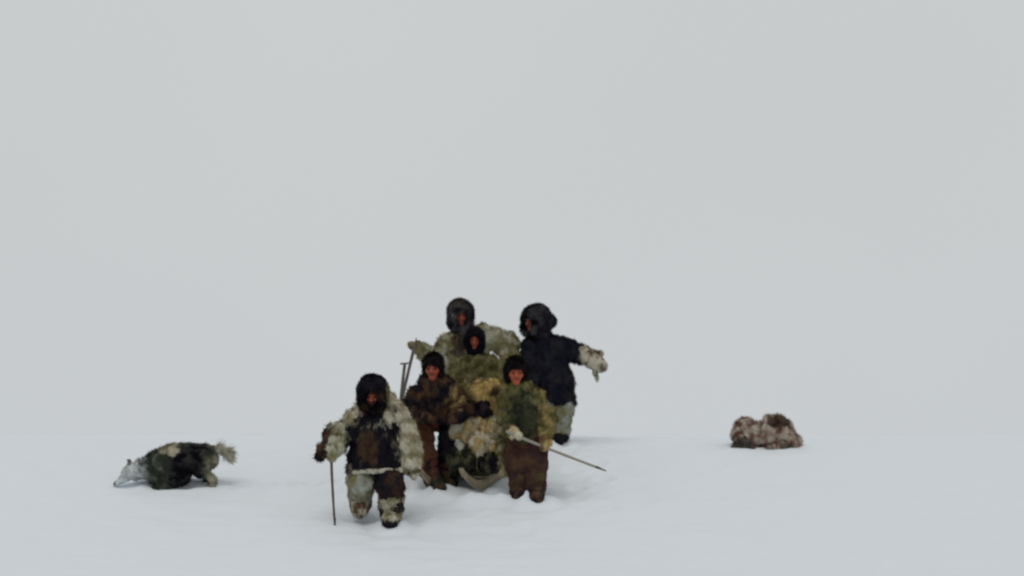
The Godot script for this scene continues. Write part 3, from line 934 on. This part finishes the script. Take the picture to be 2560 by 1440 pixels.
# ---------------------------------------------------------------- dogs
func make_dogs() -> void:
	var at := V(-4.10, ground_base(-1.45), -1.45)
	var o := thing("dog", "dark grey and cream dog wading left with its head low to the snow", "dog", at)
	var bones := [
		[V(0.40, 0.35), V(0.10, 0.30), 0.15, 0.18], [V(0.10, 0.30), V(-0.06, 0.24), 0.18, 0.19], [V(-0.06, 0.25), V(-0.16, 0.19), 0.18, 0.15], [V(0.0, 0.40), V(0.38, 0.40), 0.11, 0.10], [V(0.10, 0.14), V(0.0, 0.10), 0.12, 0.12],
		[V(-0.10, 0.30), V(-0.42, 0.18), 0.15, 0.10], [V(-0.46, 0.185), V(-0.51, 0.165), 0.080, 0.074], [V(-0.54, 0.115), V(-0.640, 0.040), 0.046, 0.034]]
	for s in [-1.0, 1.0]:
		var z: float = 0.085 * s
		bones.append_array([
			[V(-0.06, 0.28, z), V(0.02 - 0.10 * s, 0.13, z * 1.1), 0.085, 0.055], [V(0.02 - 0.10 * s, 0.13, z * 1.1), V(-0.01 - 0.12 * s, -0.02, z * 1.1), 0.05, 0.038], [V(-0.01 - 0.12 * s, -0.02, z * 1.1), V(-0.05 - 0.12 * s, -0.06, z * 1.1), 0.04, 0.034],
			[V(0.42, 0.33, z), V(0.35 + 0.03 * s, 0.20, z * 1.15), 0.11, 0.072], [V(0.35 + 0.03 * s, 0.20, z * 1.15), V(0.47 + 0.04 * s, 0.095, z * 1.1), 0.06, 0.038], [V(0.47 + 0.04 * s, 0.095, z * 1.1), V(0.45 + 0.05 * s, -0.03, z * 1.1), 0.034, 0.032], [V(0.45 + 0.05 * s, -0.03, z * 1.1), V(0.40 + 0.05 * s, -0.055, z * 1.1), 0.034, 0.03],
			[V(-0.475, 0.235, z * 0.6), V(-0.505, 0.325, z * 0.75), 0.036, 0.011]])
	bones.append_array([[V(0.46, 0.43), V(0.60, 0.455, 0.02), 0.045, 0.032], [V(0.60, 0.455, 0.02), V(0.68, 0.42, 0.03), 0.032, 0.028], [V(0.68, 0.42, 0.03), V(0.70, 0.32, 0.04), 0.026, 0.014]])
	var s := Pelt.new()
	dress(s, net(bones, 0.013, 0.05), func(p):
		var c := mottle(Color(0.20, 0.22, 0.18), Color(0.045, 0.055, 0.04), p, 1.6, 0.15)
		c = c.lerp(mottle(BLACK, Color(0.05, 0.05, 0.05), p, 1.8, -0.2), inside(p, Vector2(0.22, 0.28), Vector2(0.27, 0.34)))
		c = c.lerp(mottle(CREAM, KHAKI, p, 1.8), inside(p, Vector2(-0.02, 0.47), Vector2(0.13, 0.10)))
		c = c.lerp(mottle(Color(0.42, 0.39, 0.30), Color(0.14, 0.14, 0.09), p, 1.8, 0.05), maxf(smoothstep(0.40, 0.46, p.x + 0.04 * fine_noise.get_noise_3d(p.x, p.y, p.z)) * (1.0 - smoothstep(0.30, 0.40, p.y) * (1.0 - smoothstep(0.5, 0.56, p.x))), 0.0))
		c = c.lerp(mottle(Color(0.68, 0.71, 0.72), Color(0.42, 0.45, 0.45), p, 2.5, -0.15), smoothstep(-0.24, -0.42, p.x + 0.1 * fine_noise.get_noise_3d(p.x, p.y, p.z)))
		c = c.lerp(mottle(Color(0.58, 0.56, 0.48), Color(0.36, 0.34, 0.26), p, 2.0), smoothstep(0.50, 0.58, p.x) * smoothstep(0.25, 0.3, p.y))
		if p.x < -0.655 or (p.y > 0.255 and p.x < -0.46):
			c = c.lerp(Color(0.05, 0.05, 0.05), 0.8)
		return long(c, 0.35 if p.x < -0.46 else (2.4 if p.x > 0.56 else 1.0)), 0.012, 0.045, 13000.0, Vector3(0.9, -0.35, 0.1))
	var body := put(s, "body", o, fur_mat)
	var ns := Pelt.new()
	dress(ns, net([[V(-0.668, 0.03, -0.008), V(-0.668, 0.03, 0.008), 0.017, 0.017]], 0.006, 0.01), func(_p): return Color(0.012, 0.012, 0.013))
	put(ns, "nose", body, eye_mat)
	for sd in [-1.0, 1.0]:
		var es := Pelt.new()
		dress(es, net([[V(-0.562, 0.168, 0.045 * sd), V(-0.563, 0.168, 0.046 * sd), 0.013, 0.013]], 0.005, 0.01), func(_p): return Color(0.012, 0.01, 0.01))
		put(es, "eye", body, eye_mat)

	# curled up on the snow, back to the wind
	var p2 := V(3.28, ground_base(-3.45) - 0.035, -3.45)
	var d := thing("dog", "mottled cream and brown dog curled up on the snow far right", "dog", p2)
	var b2 := [
		[V(-0.26, 0.19), V(0.0, 0.175), 0.165, 0.17], [V(0.0, 0.175), V(0.20, 0.20), 0.17, 0.175], [V(0.22, 0.17, 0.02), V(0.33, 0.11, 0.08), 0.15, 0.11], [V(-0.28, 0.29, 0.0), V(-0.22, 0.30, 0.0), 0.11, 0.10],
		[V(-0.32, 0.20, 0.06), V(-0.33, 0.15, 0.17), 0.11, 0.085], [V(-0.32, 0.13, 0.20), V(-0.22, 0.06, 0.27), 0.055, 0.036], [V(-0.35, 0.22, 0.17), V(-0.38, 0.29, 0.16), 0.030, 0.010], [V(-0.27, 0.23, 0.19), V(-0.25, 0.295, 0.19), 0.028, 0.010],
		[V(-0.34, 0.10, 0.10), V(-0.40, 0.03, 0.20), 0.06, 0.04], [V(-0.40, 0.03, 0.20), V(-0.20, 0.02, 0.29), 0.04, 0.034],
		[V(0.34, 0.12, 0.08), V(0.20, 0.05, 0.20), 0.085, 0.05], [V(0.20, 0.05, 0.20), V(0.02, 0.03, 0.25), 0.045, 0.034], [V(0.38, 0.09, 0.04), V(0.37, 0.06, 0.12), 0.09, 0.06],
		[V(0.27, 0.32, 0.02), V(0.18, 0.375, 0.06), 0.055, 0.062], [V(0.18, 0.375, 0.06), V(0.04, 0.37, 0.09), 0.062, 0.058], [V(0.04, 0.37, 0.09), V(-0.03, 0.31, 0.12), 0.052, 0.03]]
	var s2 := Pelt.new()
	dress(s2, net(b2, 0.013, 0.04), func(p):
		var c := mottle(Color(0.60, 0.54, 0.46), Color(0.22, 0.11, 0.078), p, 2.4, -0.14)
		c = c.lerp(mottle(BROWN, Color(0.05, 0.02, 0.025), p, 2.5), 0.9 * inside(p, Vector2(0.17, 0.36), Vector2(0.15, 0.09)))
		c = c.lerp(Color(0.09, 0.035, 0.032), 0.85 * inside(p, Vector2(-0.12, 0.05), Vector2(0.17, 0.07)))
		c = c.lerp(Color(0.055, 0.05, 0.048), 0.85 * inside(p, Vector2(-0.34, 0.08), Vector2(0.12, 0.12)))
		c = c.lerp(Color(0.09, 0.08, 0.06), 0.8 * inside(p, Vector2(0.26, 0.05), Vector2(0.10, 0.09)))
		return long(c, 1.0), 0.016, 0.045, 13000.0)
	var body2 := put(s2, "body", d, fur_mat)
	var n2 := Pelt.new()
	dress(n2, net([[V(-0.185, 0.045, 0.285), V(-0.18, 0.045, 0.29), 0.017, 0.017]], 0.006, 0.01), func(_p): return Color(0.012, 0.012, 0.013))
	put(n2, "nose", body2, eye_mat)
	for e in [V(-0.355, 0.17, 0.243), V(-0.285, 0.165, 0.262)]:
		var es := Pelt.new()
		dress(es, net([[e, e + V(0, 0, 0.001), 0.013, 0.013]], 0.005, 0.01), func(_p): return Color(0.012, 0.01, 0.01))
		put(es, "eye", body2, eye_mat)
